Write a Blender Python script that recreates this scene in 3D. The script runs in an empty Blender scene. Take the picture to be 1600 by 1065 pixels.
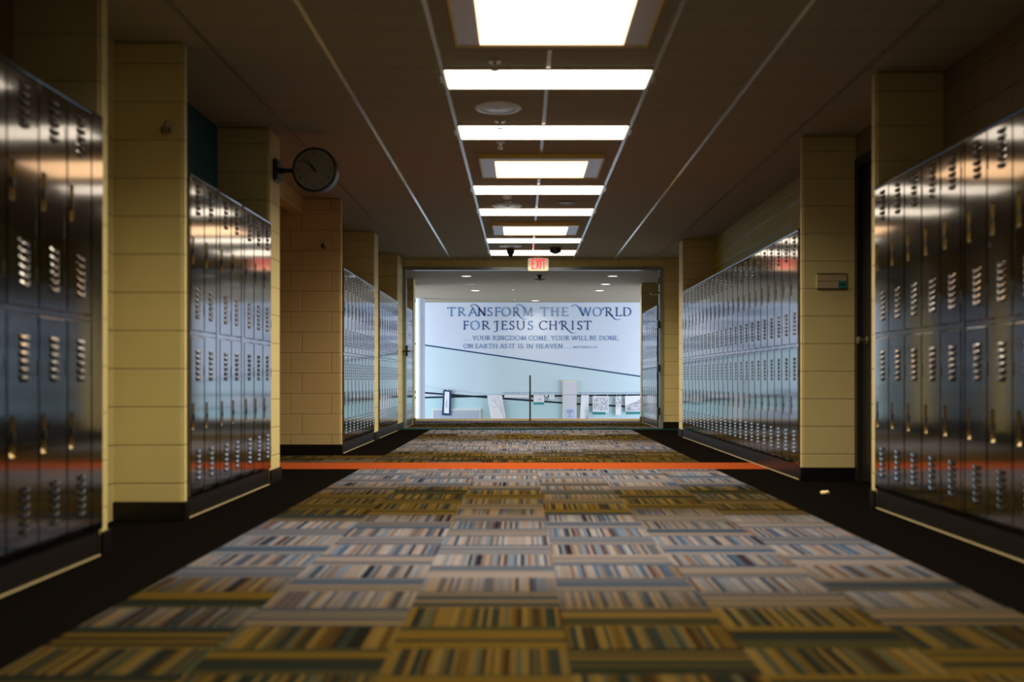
import bpy, bmesh, math, random
from mathutils import Vector, Matrix

# ------------------------------------------------------------------ camera, world, light, exposure
scene = bpy.context.scene
C = scene.collection
F, EYE, VX, VY = 1555.6, 0.754, 816.0, 591.0        # focal length in pixels, eye height, vanishing point

cam_d = bpy.data.cameras.new('camera')
cam_d.lens = 35.0
cam_d.sensor_width = 36.0
cam_d.shift_x = -(VX - 800.0) / 1600.0
cam_d.shift_y = (VY - 532.5) / 1600.0
cam_d.clip_start = 0.05
cam_d.dof.use_dof = True
cam_d.dof.focus_distance = 19.0
cam_d.dof.aperture_fstop = 1.7
cam = bpy.data.objects.new('camera', cam_d)
cam.location = (0, 0, EYE)
cam.rotation_euler = (math.pi / 2, 0, 0)
C.objects.link(cam)
scene.camera = cam

w = bpy.data.worlds.new('world')
scene.world = w
w.use_nodes = True
w.node_tree.nodes['Background'].inputs[0].default_value = (0.75, 0.85, 1.0, 1)
w.node_tree.nodes['Background'].inputs[1].default_value = 0.004

vs = scene.view_settings
vs.view_transform = 'Standard'
vs.look = 'None'
vs.gamma = 1.0
vs.use_curve_mapping = False
vs.exposure = 0.0


def area(name, loc, rot, sx, sy, power, col):
    l = bpy.data.lights.new(name, 'AREA')
    l.shape = 'RECTANGLE'
    l.size, l.size_y, l.energy, l.color = sx, sy, power, col
    o = bpy.data.objects.new(name, l)
    o.location, o.rotation_euler = loc, rot
    C.objects.link(o)
    return o


# daylight entering the stair hall from its tall side windows
area('daylight_left', (-5.6, 19.3, 0.9), (0, math.radians(-90), math.radians(18)), 3.0, 3.0, 300, (0.77, 0.87, 1.0))
area('daylight_right', (6.2, 19.3, 0.9), (0, math.radians(90), math.radians(-18)), 3.0, 3.0, 300, (0.77, 0.87, 1.0))

TROFFER, BOXLAMP, BOXNEAR = 3.2, 3.6, 2.4           # lamp lens strengths
TROFFER_W, BOX_W = 50.0, 22.0                          # lamp power below the lens


# ------------------------------------------------------------------ helpers
def lin(r, g, b):
    f = lambda c: c / 12.92 if c <= 0.04045 else ((c + 0.055) / 1.055) ** 2.4
    return (f(r / 255), f(g / 255), f(b / 255), 1)


class MB:
    def __init__(self):
        self.v, self.f, self.m = [], [], []

    def face(self, pts, mi=0):
        n = len(self.v)
        self.v += [tuple(p) for p in pts]
        self.f.append(tuple(range(n, n + len(pts))))
        self.m.append(mi)

    def box(self, x0, x1, y0, y1, z0, z1, mi=0):
        n = len(self.v)
        self.v += [(x, y, z) for z in (z0, z1) for y in (y0, y1) for x in (x0, x1)]
        for q in ((0, 2, 3, 1), (4, 5, 7, 6), (0, 1, 5, 4), (2, 6, 7, 3), (0, 4, 6, 2), (1, 3, 7, 5)):
            self.f.append(tuple(n + i for i in q))
            self.m.append(mi)
        return self

    def lathe(self, prof, cx, cy, cz, axis='z', seg=24, mi=0):
        """prof: list of (radius, height)."""
        n = len(self.v)
        for r, h in prof:
            for k in range(seg):
                a = 2 * math.pi * k / seg
                p, q = r * math.cos(a), r * math.sin(a)
                self.v.append({'z': (cx + p, cy + q, cz + h), 'y': (cx + p, cy + h, cz + q),
                               'x': (cx + h, cy + p, cz + q)}[axis])
        for i in range(len(prof) - 1):
            for k in range(seg):
                a, b = n + i * seg + k, n + i * seg + (k + 1) % seg
                self.f.append((a, b, b + seg, a + seg))
                self.m.append(mi)
        for i in (0, len(prof) - 1):
            if prof[i][0] > 1e-6:
                self.f.append(tuple(n + i * seg + k for k in range(seg)))
                self.m.append(mi)
        return self

    def tube(self, a, b, r, seg=8, mi=0):
        a, b = Vector(a), Vector(b)
        d = (b - a).normalized()
        u = d.orthogonal().normalized()
        t = d.cross(u)
        n = len(self.v)
        for p in (a, b):
            for k in range(seg):
                s = 2 * math.pi * k / seg
                self.v.append(tuple(p + r * (math.cos(s) * u + math.sin(s) * t)))
        for k in range(seg):
            self.f.append((n + k, n + (k + 1) % seg, n + seg + (k + 1) % seg, n + seg + k))
            self.m.append(mi)
        self.f += [tuple(n + k for k in range(seg)), tuple(n + seg + k for k in range(seg))]
        self.m += [mi, mi]
        return self

    def slab(self, pts, y0, y1, mi=0):
        """polygon in x,z extruded from y0 (front) to y1."""
        k = len(pts)
        n = len(self.v)
        self.v += [(x, y0, z) for x, z in pts] + [(x, y1, z) for x, z in pts]
        self.f += [tuple(range(n, n + k)), tuple(range(n + 2 * k - 1, n + k - 1, -1))]
        self.m += [mi, mi]
        for i in range(k):
            j = (i + 1) % k
            self.f.append((n + i, n + j, n + k + j, n + k + i))
            self.m.append(mi)
        return self

    def mesh(self, name, mats, smooth=False, bevel=0.0, seg=2):
        me = bpy.data.meshes.new(name)
        me.from_pydata(self.v, [], self.f)
        for m in (mats if isinstance(mats, (list, tuple)) else [mats]):
            me.materials.append(m)
        me.polygons.foreach_set('material_index', self.m)
        bm = bmesh.new()
        bm.from_mesh(me)
        bmesh.ops.recalc_face_normals(bm, faces=bm.faces)
        if bevel:
            bmesh.ops.bevel(bm, geom=list(bm.edges), offset=bevel, segments=seg, affect='EDGES', clamp_overlap=True)
        bm.to_mesh(me)
        bm.free()
        if smooth:
            for p in me.polygons:
                p.use_smooth = True
            try:
                me.set_sharp_from_angle(angle=math.radians(40))
            except Exception:
                pass
        me.update()
        return me

    def build(self, name, mats, parent=None, **kw):
        o = bpy.data.objects.new(name, self.mesh(name, mats, **kw))
        C.objects.link(o)
        if parent is not None:
            o.parent = parent
        return o


def empty(name, loc, rz=0.0):
    o = bpy.data.objects.new(name, None)
    o.empty_display_size = 0.05
    o.location, o.rotation_euler = loc, (0, 0, rz)
    C.objects.link(o)
    return o


def tag(o, label, cat, group=None):
    o['label'], o['category'] = label, cat
    if group:
        o['group'] = group
    return o


def structure(name, mb, mats, parent=None, **kw):
    o = mb.build(name, mats, parent, **kw)
    if parent is None:
        o['kind'] = 'structure'
    return o


def kids(o):
    return list(o.children)


def copy_tree(o, parent=None):
    c = o.copy()
    C.objects.link(c)
    c.parent = parent
    for ch in kids(o):
        copy_tree(ch, c)
    return c


def px(x, y, d):
    """world point at depth d that stands at photo pixel x, y."""
    return Vector(((x - VX) * d / F, d, EYE + (VY - y) * d / F))


ORD = ['first', 'second', 'third', 'fourth', 'fifth', 'sixth', 'seventh', 'eighth', 'ninth', 'tenth', 'eleventh',
       'twelfth', 'thirteenth', 'fourteenth', 'fifteenth', 'sixteenth', 'seventeenth', 'eighteenth', 'nineteenth',
       'twentieth', 'twenty-first', 'twenty-second', 'twenty-third']


# ------------------------------------------------------------------ materials
class NT:
    def __init__(self, name):
        self.mat = bpy.data.materials.new(name)
        self.mat.use_nodes = True
        self.t = self.mat.node_tree
        self.b = self.t.nodes['Principled BSDF']

    def n(self, typ, **props):
        o = self.t.nodes.new(typ)
        for k, v in props.items():
            setattr(o, k, v)
        return o

    def set(self, sock, val):
        if hasattr(val, 'is_output'):
            self.t.links.new(val, sock)
        else:
            sock.default_value = val

    def m(self, op, a, b=0.0, c=0.0):
        o = self.n('ShaderNodeMath', operation=op)
        for s, v in zip(o.inputs, (a, b, c)):
            self.set(s, v)
        return o.outputs[0]

    def mix(self, f, a, b):
        o = self.n('ShaderNodeMix', data_type='RGBA')
        self.set(o.inputs[0], f)
        self.set(o.inputs[6], a)
        self.set(o.inputs[7], b)
        return o.outputs[2]

    def ramp(self, f, stops, interp='LINEAR'):
        o = self.n('ShaderNodeValToRGB')
        o.color_ramp.interpolation = interp
        e = o.color_ramp.elements
        while len(e) < len(stops):
            e.new(0.5)
        for el, (p, col) in zip(e, stops):
            el.position, el.color = p, col
        self.set(o.inputs[0], f)
        return o.outputs[0]

    def xyz(self, kind='Object'):
        tc = self.n('ShaderNodeTexCoord')
        s = self.n('ShaderNodeSeparateXYZ')
        self.t.links.new(tc.outputs[kind], s.inputs[0])
        return s.outputs

    def noise(self, scale, detail=2.0, vec=None, dims='3D'):
        o = self.n('ShaderNodeTexNoise', noise_dimensions=dims)
        o.inputs['Scale'].default_value = scale
        o.inputs['Detail'].default_value = detail
        if vec is None:
            vec = self.n('ShaderNodeTexCoord').outputs['Object']
        self.t.links.new(vec, o.inputs['Vector'])
        return o.outputs[0]

    def bump(self, h, strength=0.3, dist=0.01, nrm=None):
        o = self.n('ShaderNodeBump')
        o.inputs['Strength'].default_value = strength
        o.inputs['Distance'].default_value = dist
        self.set(o.inputs['Height'], h)
        if nrm is not None:
            self.t.links.new(nrm, o.inputs['Normal'])
        return o.outputs[0]

    def P(self, **kw):
        for k, v in kw.items():
            self.set(self.b.inputs[k.replace('_', ' ')], v)
        return self


def plain(name, col, rough=0.5, metal=0.0, spec=0.5, emit=None, strength=0.0, grain=0.06):
    t = NT(name)
    nz = t.noise(35.0, 3.0)
    dark = tuple(c * (1 - grain) for c in col[:3]) + (1,)
    t.P(Base_Color=t.mix(nz, dark, col), Roughness=rough, Metallic=metal)
    t.b.inputs['Specular IOR Level'].default_value = spec
    if emit:
        t.P(Emission_Color=emit, Emission_Strength=strength)
    return t.mat


def block_mat(name, col, offset=0.0, shift=0.0, rough=0.55):
    """painted concrete block: courses 0.203 m, blocks 0.406 m long."""
    t = NT(name)
    geo = t.n('ShaderNodeNewGeometry')
    sn = t.n('ShaderNodeSeparateXYZ')
    t.t.links.new(geo.outputs['Normal'], sn.inputs[0])
    sp = t.n('ShaderNodeSeparateXYZ')
    t.t.links.new(geo.outputs['Position'], sp.inputs[0])
    ax, ay = t.m('ABSOLUTE', sn.outputs[0]), t.m('ABSOLUTE', sn.outputs[1])
    u = t.m('ADD', t.m('MULTIPLY', sp.outputs[0], t.m('GREATER_THAN', ay, 0.5)),
            t.m('MULTIPLY', sp.outputs[1], t.m('GREATER_THAN', ax, 0.5)))
    row = t.m('DIVIDE', t.m('SUBTRACT', sp.outputs[2], 0.194), 0.2032)
    ri = t.m('FLOOR', row)
    odd = t.m('MODULO', t.m('ADD', ri, 40.0), 2.0)
    col_ = t.m('ADD', t.m('DIVIDE', t.m('SUBTRACT', u, shift), 0.4064), t.m('MULTIPLY', odd, offset))
    fz, fu = t.m('FRACT', row), t.m('FRACT', col_)
    dz = t.m('MULTIPLY', t.m('MINIMUM', fz, t.m('SUBTRACT', 1.0, fz)), 0.2032)
    du = t.m('MULTIPLY', t.m('MINIMUM', fu, t.m('SUBTRACT', 1.0, fu)), 0.4064)
    d = t.m('MINIMUM', dz, du)
    mask = t.m('SMOOTH_MIN', t.m('DIVIDE', d, 0.006), 1.0, 0.2)
    nz = t.noise(60.0, 4.0)
    dk = tuple(c * 0.85 for c in col[:3]) + (1,)
    c1 = t.mix(t.noise(3.0, 2.0), dk, col)
    t.P(Base_Color=t.mix(mask, tuple(c * 0.6 for c in col[:3]) + (1,), c1), Roughness=rough)
    h = t.m('ADD', mask, t.m('MULTIPLY', nz, 0.18))
    t.P(Normal=t.bump(h, 0.7, 0.006))
    return t.mat


M = {}
M['block'] = block_mat('painted_block', lin(200, 186, 128), shift=-1.8)
M['block_r'] = block_mat('painted_block_right', lin(196, 180, 128), shift=2.055)
M['block_b'] = block_mat('painted_block_bond', lin(190, 168, 118), offset=0.28, shift=-2.19)
M['block_teal'] = block_mat('painted_block_teal', lin(10, 78, 92), shift=0.1)
M['block_olive'] = block_mat('painted_block_olive', lin(146, 138, 18), shift=0.1)
M['block_brown'] = block_mat('painted_block_brown', lin(110, 92, 60), shift=0.1)
M['base'] = plain('black_vinyl_base', lin(12, 10, 9), 0.35, spec=0.3)
M['base_steel'] = plain('dark_locker_base', lin(42, 37, 35), 0.32, 0.6)
M['edge'] = plain('pale_edge_strip', lin(170, 155, 115), 0.5)
M['dark'] = plain('opening_shade_and_hinge', lin(10, 8, 7), 0.6)
M['black'] = plain('black_plastic', lin(14, 13, 12), 0.4)
M['frame_steel'] = plain('grey_steel_frame', lin(140, 150, 155), 0.3, 0.5)
M['tbar'] = plain('grid_bar_enamel', lin(210, 210, 205), 0.2, 0.55)
M['tbar_dark'] = plain('grid_bar_dark', lin(120, 110, 95), 0.4)
M['metal'] = plain('brushed_metal', lin(180, 170, 150), 0.3, 1.0)
M['white'] = plain('white_enamel', lin(225, 222, 215), 0.4)
M['door'] = plain('very_dark_door', lin(14, 10, 8), 0.5)
M['grille'] = plain('speaker_grille_paint', lin(205, 210, 210), 0.35)
M['wing'] = plain('grey_perforated_panel', lin(190, 190, 188), 0.3, 0.5)
M['housing'] = plain('tan_lamp_housing', lin(222, 186, 84), 0.45)
M['troffer_lens'] = plain('fluorescent_lens', (0.8, 0.8, 0.8, 1), 0.5, emit=(1.0, 0.86, 0.68, 1), strength=TROFFER)
M['box_lens'] = plain('warm_lamp_lens', (0.8, 0.8, 0.8, 1), 0.5, emit=(1.0, 0.60, 0.31, 1), strength=BOXLAMP)
M['box_lens_near'] = plain('warm_lamp_lens_soft', (0.8, 0.8, 0.8, 1), 0.5, emit=(1.0, 0.68, 0.42, 1), strength=BOXNEAR)
M['down_lens'] = plain('downlight_lens', (0.8, 0.8, 0.8, 1), 0.5, emit=(1.0, 0.94, 0.85, 1), strength=1.6)
M['exit_body'] = plain('exit_sign_housing', lin(225, 205, 175), 0.4, emit=lin(225, 200, 172), strength=0.32)
M['exit_red'] = plain('exit_sign_letters', lin(230, 30, 40), 0.4, emit=(1.0, 0.03, 0.05, 1), strength=1.6)
M['wood_post'] = plain('bronze_post', lin(78, 66, 56), 0.4, 0.4)
M['paper'] = plain('white_paper', lin(236, 238, 246), 0.7, grain=0.02)
M['paper_blue'] = plain('bluish_print', lin(190, 205, 240), 0.7, grain=0.02)
M['ink'] = plain('pencil_grey', lin(166, 172, 194), 0.7)
M['navy'] = plain('navy_paint', lin(16, 66, 112), 0.5)
M['navy_dark'] = plain('dark_navy_stripe', lin(4, 26, 50), 0.5)
M['letter_navy'] = plain('letter_navy', lin(6, 64, 132), 0.45)
M['letter_mid'] = plain('letter_mid_blue', lin(78, 130, 184), 0.45)
M['letter_pale'] = plain('letter_pale_blue', lin(138, 170, 206), 0.45)
M['mural_top'] = plain('mural_lilac_white', lin(212, 221, 238), 0.6, grain=0.02)
M['mural_low'] = plain('mural_pale_teal', lin(200, 221, 232), 0.6, grain=0.02)
M['mural_teal'] = plain('mural_light_teal', lin(186, 220, 228), 0.6, grain=0.02)
M['mural_band'] = plain('mural_grey_teal', lin(196, 216, 224), 0.6, grain=0.02)
M['sheet_shadow'] = plain('sheet_shadow_turquoise', lin(60, 160, 165), 0.6, grain=0.02)
M['plinth'] = plain('pale_wall_base', lin(215, 215, 226), 0.6, grain=0.02)
M['grey_board'] = plain('grey_lined_board', lin(176, 188, 204), 0.6)
M['lobby_ceiling'] = plain('lobby_ceiling_paint', lin(168, 154, 130), 0.8, grain=0.03)
M['lobby_wall'] = plain('lobby_wall_paint', lin(215, 218, 225), 0.7)
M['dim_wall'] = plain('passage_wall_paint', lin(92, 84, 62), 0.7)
M['column'] = plain('white_column_paint', lin(198, 206, 224), 0.45, grain=0.02)
M['clock_face'] = plain('clock_face_print', lin(150, 146, 134), 0.35)
M['teal_tab'] = plain('teal_number_tab', lin(24, 120, 118), 0.5)
M['sign_metal'] = plain('brushed_sign_metal', lin(190, 172, 140), 0.35, 0.3)
M['crumb'] = plain('pale_scrap', lin(235, 215, 160), 0.8)


def locker_mat(name, col, rough):
    t = NT(name)
    tc = t.n('ShaderNodeTexCoord')
    oi = t.n('ShaderNodeObjectInfo')
    mp = t.n('ShaderNodeMapping')
    mp.inputs['Scale'].default_value = (1.0, 1.0, 1.0)
    t.t.links.new(tc.outputs['Object'], mp.inputs[0])
    off = t.n('ShaderNodeCombineXYZ')
    t.t.links.new(t.m('MULTIPLY', oi.outputs['Random'], 37.0), off.inputs[0])
    t.t.links.new(off.outputs[0], mp.inputs[1])
    big = t.noise(5.0, 1.0, mp.outputs[0])
    fine = t.noise(420.0, 2.0, mp.outputs[0])
    dk = tuple(c * 0.85 for c in col[:3]) + (1,)
    t.P(Base_Color=t.mix(t.noise(9.0, 2.0, mp.outputs[0]), dk, col), Metallic=1.0, Roughness=rough)
    n1 = t.bump(big, 0.12, 0.006)
    t.P(Normal=t.bump(fine, 0.04, 0.001, n1), Coat_Weight=1.0, Coat_Roughness=0.07, Coat_IOR=1.85)
    return t.mat


M['locker'] = locker_mat('locker_enamel', (0.075, 0.07, 0.066, 1), 0.09)
M['recess'] = plain('zinc_handle_pan', lin(200, 182, 138), 0.25, 1.0)


def ceiling_mat():
    t = NT('acoustic_tile')
    p = t.n('ShaderNodeNewGeometry').outputs['Position']
    s = t.n('ShaderNodeSeparateXYZ')
    t.t.links.new(p, s.inputs[0])
    fy = t.m('FRACT', t.m('DIVIDE', t.m('SUBTRACT', s.outputs[1], 4.815), 0.3075))
    dy = t.m('MULTIPLY', t.m('MINIMUM', fy, t.m('SUBTRACT', 1.0, fy)), 0.3075)
    mask = t.m('SMOOTH_MIN', t.m('DIVIDE', dy, 0.005), 1.0, 0.2)
    nz = t.noise(120.0, 4.0)
    t.P(Base_Color=t.mix(mask, lin(70, 58, 45), t.mix(nz, lin(130, 122, 98), lin(148, 138, 112))), Roughness=0.85)
    t.P(Normal=t.bump(t.m('ADD', mask, t.m('MULTIPLY', nz, 0.3)), 0.5, 0.004))
    return t.mat


def carpet_mat():
    t = NT('carpet_tiles')
    s = t.n('ShaderNodeSeparateXYZ')
    t.t.links.new(t.n('ShaderNodeNewGeometry').outputs['Position'], s.inputs[0])
    x, y = s.outputs[0], s.outputs[1]
    X0, TW = -1.35, 0.4917
    colf = t.m('DIVIDE', t.m('SUBTRACT', x, X0), TW)
    ci = t.m('FLOOR', colf)
    odd = t.m('MODULO', t.m('ADD', ci, 40.0), 2.0)
    rowf = t.m('ADD', t.m('DIVIDE', t.m('SUBTRACT', y, 3.275), 0.494), t.m('MULTIPLY', t.m('SUBTRACT', 1.0, odd), 0.5))
    # the column just left of the middle (index 2) carries its book rows at 3.275
    rowf = t.m('ADD', rowf, 0.5)
    ri, fr = t.m('FLOOR', rowf), t.m('FRACT', rowf)
    book = t.m('GREATER_THAN', fr, 0.5)
    wn = t.n('ShaderNodeTexWhiteNoise', noise_dimensions='2D')
    cv = t.n('ShaderNodeCombineXYZ')
    t.t.links.new(ci, cv.inputs[0])
    t.t.links.new(ri, cv.inputs[1])
    t.t.links.new(cv.outputs[0], wn.inputs['Vector'])
    rnd = wn.outputs['Value']

    def stripes(coord, freq, spread):
        v = t.n('ShaderNodeTexVoronoi', voronoi_dimensions='1D', feature='F1')
        v.inputs['Scale'].default_value = 1.0
        v.inputs['Randomness'].default_value = 1.0
        t.set(v.inputs['W'], t.m('ADD', t.m('MULTIPLY', coord, freq), t.m('MULTIPLY', rnd, spread)))
        sc = t.n('ShaderNodeSeparateColor')
        t.t.links.new(v.outputs['Color'], sc.inputs[0])
        return sc.outputs
    bs = stripes(x, 74.0, 500.0)
    ls = stripes(y, 34.0, 300.0)
    # runs of similar spines
    run = stripes(x, 9.0, 900.0)
    f_book = t.m('FRACT', t.m('ADD', t.m('MULTIPLY', bs[0], 0.62), t.m('MULTIPLY', run[0], 0.38)))
    cool_b = t.ramp(f_book, [(0.0, lin(32, 42, 66)), (0.10, lin(95, 72, 77)), (0.17, lin(83, 112, 154)),
                             (0.28, lin(174, 164, 171)), (0.38, lin(135, 152, 181)), (0.48, lin(186, 182, 192)),
                             (0.58, lin(145, 124, 119)), (0.66, lin(170, 160, 164)), (0.77, lin(108, 112, 130)),
                             (0.86, lin(62, 90, 124)), (0.94, lin(44, 46, 66))], 'CONSTANT')
    warm_b = t.ramp(f_book, [(0.0, lin(26, 26, 20)), (0.12, lin(92, 70, 26)), (0.23, lin(42, 50, 42)),
                             (0.33, lin(116, 92, 42)), (0.44, lin(60, 42, 18)), (0.54, lin(84, 82, 58)),
                             (0.64, lin(126, 102, 50)), (0.73, lin(32, 38, 34)), (0.82, lin(82, 62, 22)),
                             (0.92, lin(52, 54, 40))], 'CONSTANT')
    cool_l = t.ramp(ls[0], [(0.0, lin(71, 98, 136)), (0.18, lin(162, 150, 154)), (0.42, lin(131, 130, 141)),
                            (0.62, lin(172, 162, 164)), (0.82, lin(100, 122, 156))], 'CONSTANT')
    warm_l = t.ramp(ls[0], [(0.0, lin(40, 42, 30)), (0.22, lin(110, 86, 28)), (0.46, lin(66, 62, 34)),
                            (0.66, lin(112, 88, 32)), (0.84, lin(34, 42, 38))], 'CONSTANT')
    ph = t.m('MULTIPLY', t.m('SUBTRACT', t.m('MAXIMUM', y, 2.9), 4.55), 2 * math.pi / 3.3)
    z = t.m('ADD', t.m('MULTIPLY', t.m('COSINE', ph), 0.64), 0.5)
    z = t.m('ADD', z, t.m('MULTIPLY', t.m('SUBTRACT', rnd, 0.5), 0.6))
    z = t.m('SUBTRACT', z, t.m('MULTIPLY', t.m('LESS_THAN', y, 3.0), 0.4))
    zc = t.n('ShaderNodeClamp')
    t.t.links.new(z, zc.inputs[0])
    zone = zc.outputs[0]
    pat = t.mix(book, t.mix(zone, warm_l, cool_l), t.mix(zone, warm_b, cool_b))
    # plain dark borders, orange and teal inlays
    inside = t.m('MULTIPLY', t.m('GREATER_THAN', x, X0), t.m('LESS_THAN', x, X0 + 6 * TW))
    far = t.m('GREATER_THAN', y, 15.05)
    side = t.m('MULTIPLY', t.m('LESS_THAN', x, X0), t.m('MULTIPLY', t.m('GREATER_THAN', y, 8.9), t.m('LESS_THAN', y, 9.75)))
    show = t.m('MAXIMUM', t.m('MAXIMUM', inside, far), side)
    c = t.mix(show, lin(6, 4, 4), pat)
    orange = t.m('MULTIPLY', t.m('GREATER_THAN', y, 8.3), t.m('LESS_THAN', y, 8.92))
    c = t.mix(orange, c, lin(220, 104, 52))
    teal = t.m('MULTIPLY', t.m('GREATER_THAN', y, 14.62), t.m('LESS_THAN', y, 15.05))
    c = t.mix(teal, c, lin(10, 78, 78))
    pile = t.noise(260.0, 2.0)
    c = t.mix(t.m('ADD', t.m('MULTIPLY', pile, 0.3), 0.5), c, (0.006, 0.005, 0.004, 1))
    t.P(Base_Color=c, Roughness=0.95)
    t.b.inputs['Specular IOR Level'].default_value = 0.0
    t.P(Normal=t.bump(pile, 0.6, 0.006))
    return t.mat


M['ceiling'] = ceiling_mat()
M['carpet'] = carpet_mat()

# ------------------------------------------------------------------ the setting
CZ = 2.544                       # corridor ceiling
LZ = 2.385                       # ceiling of the passage and stair hall
LX, RX = -1.80, 2.06             # wall faces
LB, RB = -2.17, 2.456            # back of the recesses
MY = 21.4                        # mural wall

structure('floor', MB().box(-5.2, 4.2, -1.5, 17.74, -0.18, 0.0), M['carpet'])
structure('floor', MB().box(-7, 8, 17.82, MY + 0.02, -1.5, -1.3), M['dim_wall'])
b = MB()
b.v = [(x, y, z) for x in (-5.2, 4.2) for y, z in ((17.742, -0.3), (17.742, 0.004), (17.79, 0.036), (17.81, 0.036), (17.81, -0.3))]
b.f = [(0, 1, 2, 3, 4), (9, 8, 7, 6, 5)] + [(i, (i + 1) % 5, 5 + (i + 1) % 5, 5 + i) for i in range(5)]
b.m = [0] * 7
structure('trim_1', b, M['edge'])
structure('ceiling', MB().box(-5.2, RB + 0.1, -1.5, 15.10, CZ, CZ + 0.1), M['ceiling'])
structure('ceiling', MB().box(-7, 8, 15.10, MY + 0.02, LZ, LZ + 0.1), M['lobby_ceiling'])

# ceiling grid bars
n = 2
for k, X in enumerate((-1.68, -1.07, -0.465, 0.15, 0.765, 1.375, 1.985)):
    b = MB()
    if abs(X - 0.15) < 0.01:
        for a, c in ((3.0, 4.45), (5.42, 5.74), (6.12, 7.02), (7.41, 7.92), (8.78, 9.20), (9.62, 10.45), (10.87, 11.38),
                     (12.33, 12.66), (13.06, 13.84)):
            b.box(X - 0.012, X + 0.012, a, c, CZ - 0.004, CZ)
    else:
        b.box(X - 0.012, X + 0.012, 2.2, 14.98, CZ - 0.004, CZ)
    structure('trim_%d' % n, b, M['tbar'] if 0 < k < 6 else M['tbar_dark'])  # outermost bars: their weaker reflection is put into a darker colour
    n += 1


def wall(side, x0, x1, y0, y1, mat, z0=0.0, z1=CZ, bevel=0.0):
    return structure('wall_' + side, MB().box(x0, x1, y0, y1, z0, z1), mat, bevel=bevel, smooth=bool(bevel))


def skirt(side, x0, x1, y0, y1, h=0.10):
    structure('baseboard_' + side, MB().box(x0, x1, y0, y1, 0.0, h), M['base'], bevel=0.003)


# left side
wall('left', LB - 0.12, LB, 1.2, 4.25, M['block_brown'])
wall('left', LB - 0.12, LX, 4.25, 4.33, M['block'], bevel=0.012)
wall('left', LB - 0.12, LB, 4.33, 5.29, M['block'])
wall('left', LB - 0.12, LX, 5.29, 5.355, M['block'], bevel=0.012)
wall('left', LB - 0.12, LB, 5.355, 7.09, M['block_teal'])
wall('left', -4.9, LX, 7.09, 7.40, M['block'], bevel=0.012)
wall('left', LB - 0.12, LB, 7.40, 9.88, M['block_b'], z0=2.39)
wall('left', -4.9, LX, 9.88, 9.96, M['block_b'], bevel=0.012)
wall('left', LB - 0.12, LB, 9.96, 12.09, M['block_b'])
wall('left', LB - 0.12, LX, 12.09, 12.46, M['block'], bevel=0.012)
wall('left', LB - 0.12, LB, 12.46, 14.36, M['block_b'])
wall('left', LB - 0.12, LX, 14.36, 15.10, M['block'])
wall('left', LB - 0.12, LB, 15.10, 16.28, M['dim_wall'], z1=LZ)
wall('left', LB - 0.12, LX + 0.02, 16.28, 16.52, M['block'], z1=LZ)
wall('left', -5.0, -4.88, 7.4, 9.88, M['block_brown'])
skirt('left', LX, LX + 0.012, 4.245, 4.335)
skirt('left', LB, LX + 0.008, 5.272, 5.29)
skirt('left', LX, LX + 0.012, 5.278, 5.355)
skirt('left', LX, LX + 0.012, 7.09, 7.412)
skirt('left', -4.88, LX + 0.012, 9.865, 9.88)
skirt('left', LX, LX + 0.012, 9.865, 9.96)
skirt('left', LX, LX + 0.012, 12.09, 12.46)
skirt('left', LX, LX + 0.012, 14.36, 14.98)
skirt('left', LX + 0.02, LX + 0.032, 16.28, 16.53)
wall('left', LB - 0.12, LX, 2.55, 2.965, M['block'], bevel=0.012)
# right side
wall('right', RX, RB + 0.12, 3.02, 3.44, M['block_r'], bevel=0.012)
wall('right', RB, RB + 0.12, 2.4, 5.80, M['block_brown'])
wall('right', RX, RB + 0.12, 5.80, 5.88, M['block_r'], bevel=0.012)
wall('right', RB, RB + 0.12, 5.88, 7.33, M['block_brown'], z0=2.36)
wall('right', RB, RB + 0.12, 5.88, 5.96, M['block_brown'], z1=2.36)
wall('right', RX, RB + 0.12, 7.33, 7.385, M['block_r'], bevel=0.012)
wall('right', RB, RB + 0.12, 7.385, 12.77, M['block_olive'])
wall('right', RX, RB + 0.12, 12.77, 13.10, M['block_r'], bevel=0.012)
wall('right', RB, RB + 0.12, 13.10, 15.0, M['block_r'])
wall('right', 2.12, RB + 0.12, 15.0, 15.10, M['block_r'])
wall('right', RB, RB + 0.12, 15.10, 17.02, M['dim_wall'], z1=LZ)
wall('right', RX - 0.02, RB + 0.12, 17.02, 17.20, M['block_r'], z1=LZ)
skirt('right', RX - 0.012, RX, 5.79, 5.88)
skirt('right', RX - 0.008, RB, 7.312, 7.33)
skirt('right', RX - 0.012, RX, 7.318, 7.385)
skirt('right', RX - 0.012, RX, 12.77, 13.10)
skirt('right', 2.12, RB, 14.985, 15.0)
skirt('right', RX - 0.032, RX - 0.02, 17.01, 17.20)
# header above the far doorway and its steel frame
wall('back', LX, 2.12, 15.0, 15.10, M['block'], z0=2.43)
fr = structure('door_2', MB().box(LX, LX + 0.05, 14.985, 15.115, 0, 2.43).box(2.07, 2.12, 14.985, 15.115, 0, 2.43)
               .box(LX + 0.05, 2.07, 14.985, 15.115, 2.385, 2.43), M['frame_steel'])
for z in (0.26, 0.91, 1.565):
    MB().box(2.035, 2.07, 14.96, 15.01, z - 0.055, z + 0.055).lathe([(0.009, -0.06), (0.009, 0.06)], 2.045, 14.955, z,
             seg=10).build('hinge', M['black'], fr)
MB().box(2.035, 2.07, 14.97, 15.01, 2.17, 2.27).build('hinge', M['metal'], fr)
MB().box(1.93, 2.07, 15.02, 15.05, 2.03, 2.06).lathe([(0.02, -0.05), (0.028, 0.0), (0.02, 0.05)], 2.0, 15.035, 2.03,
         axis='x', seg=12).build('door_closer', M['metal'], fr)
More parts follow.
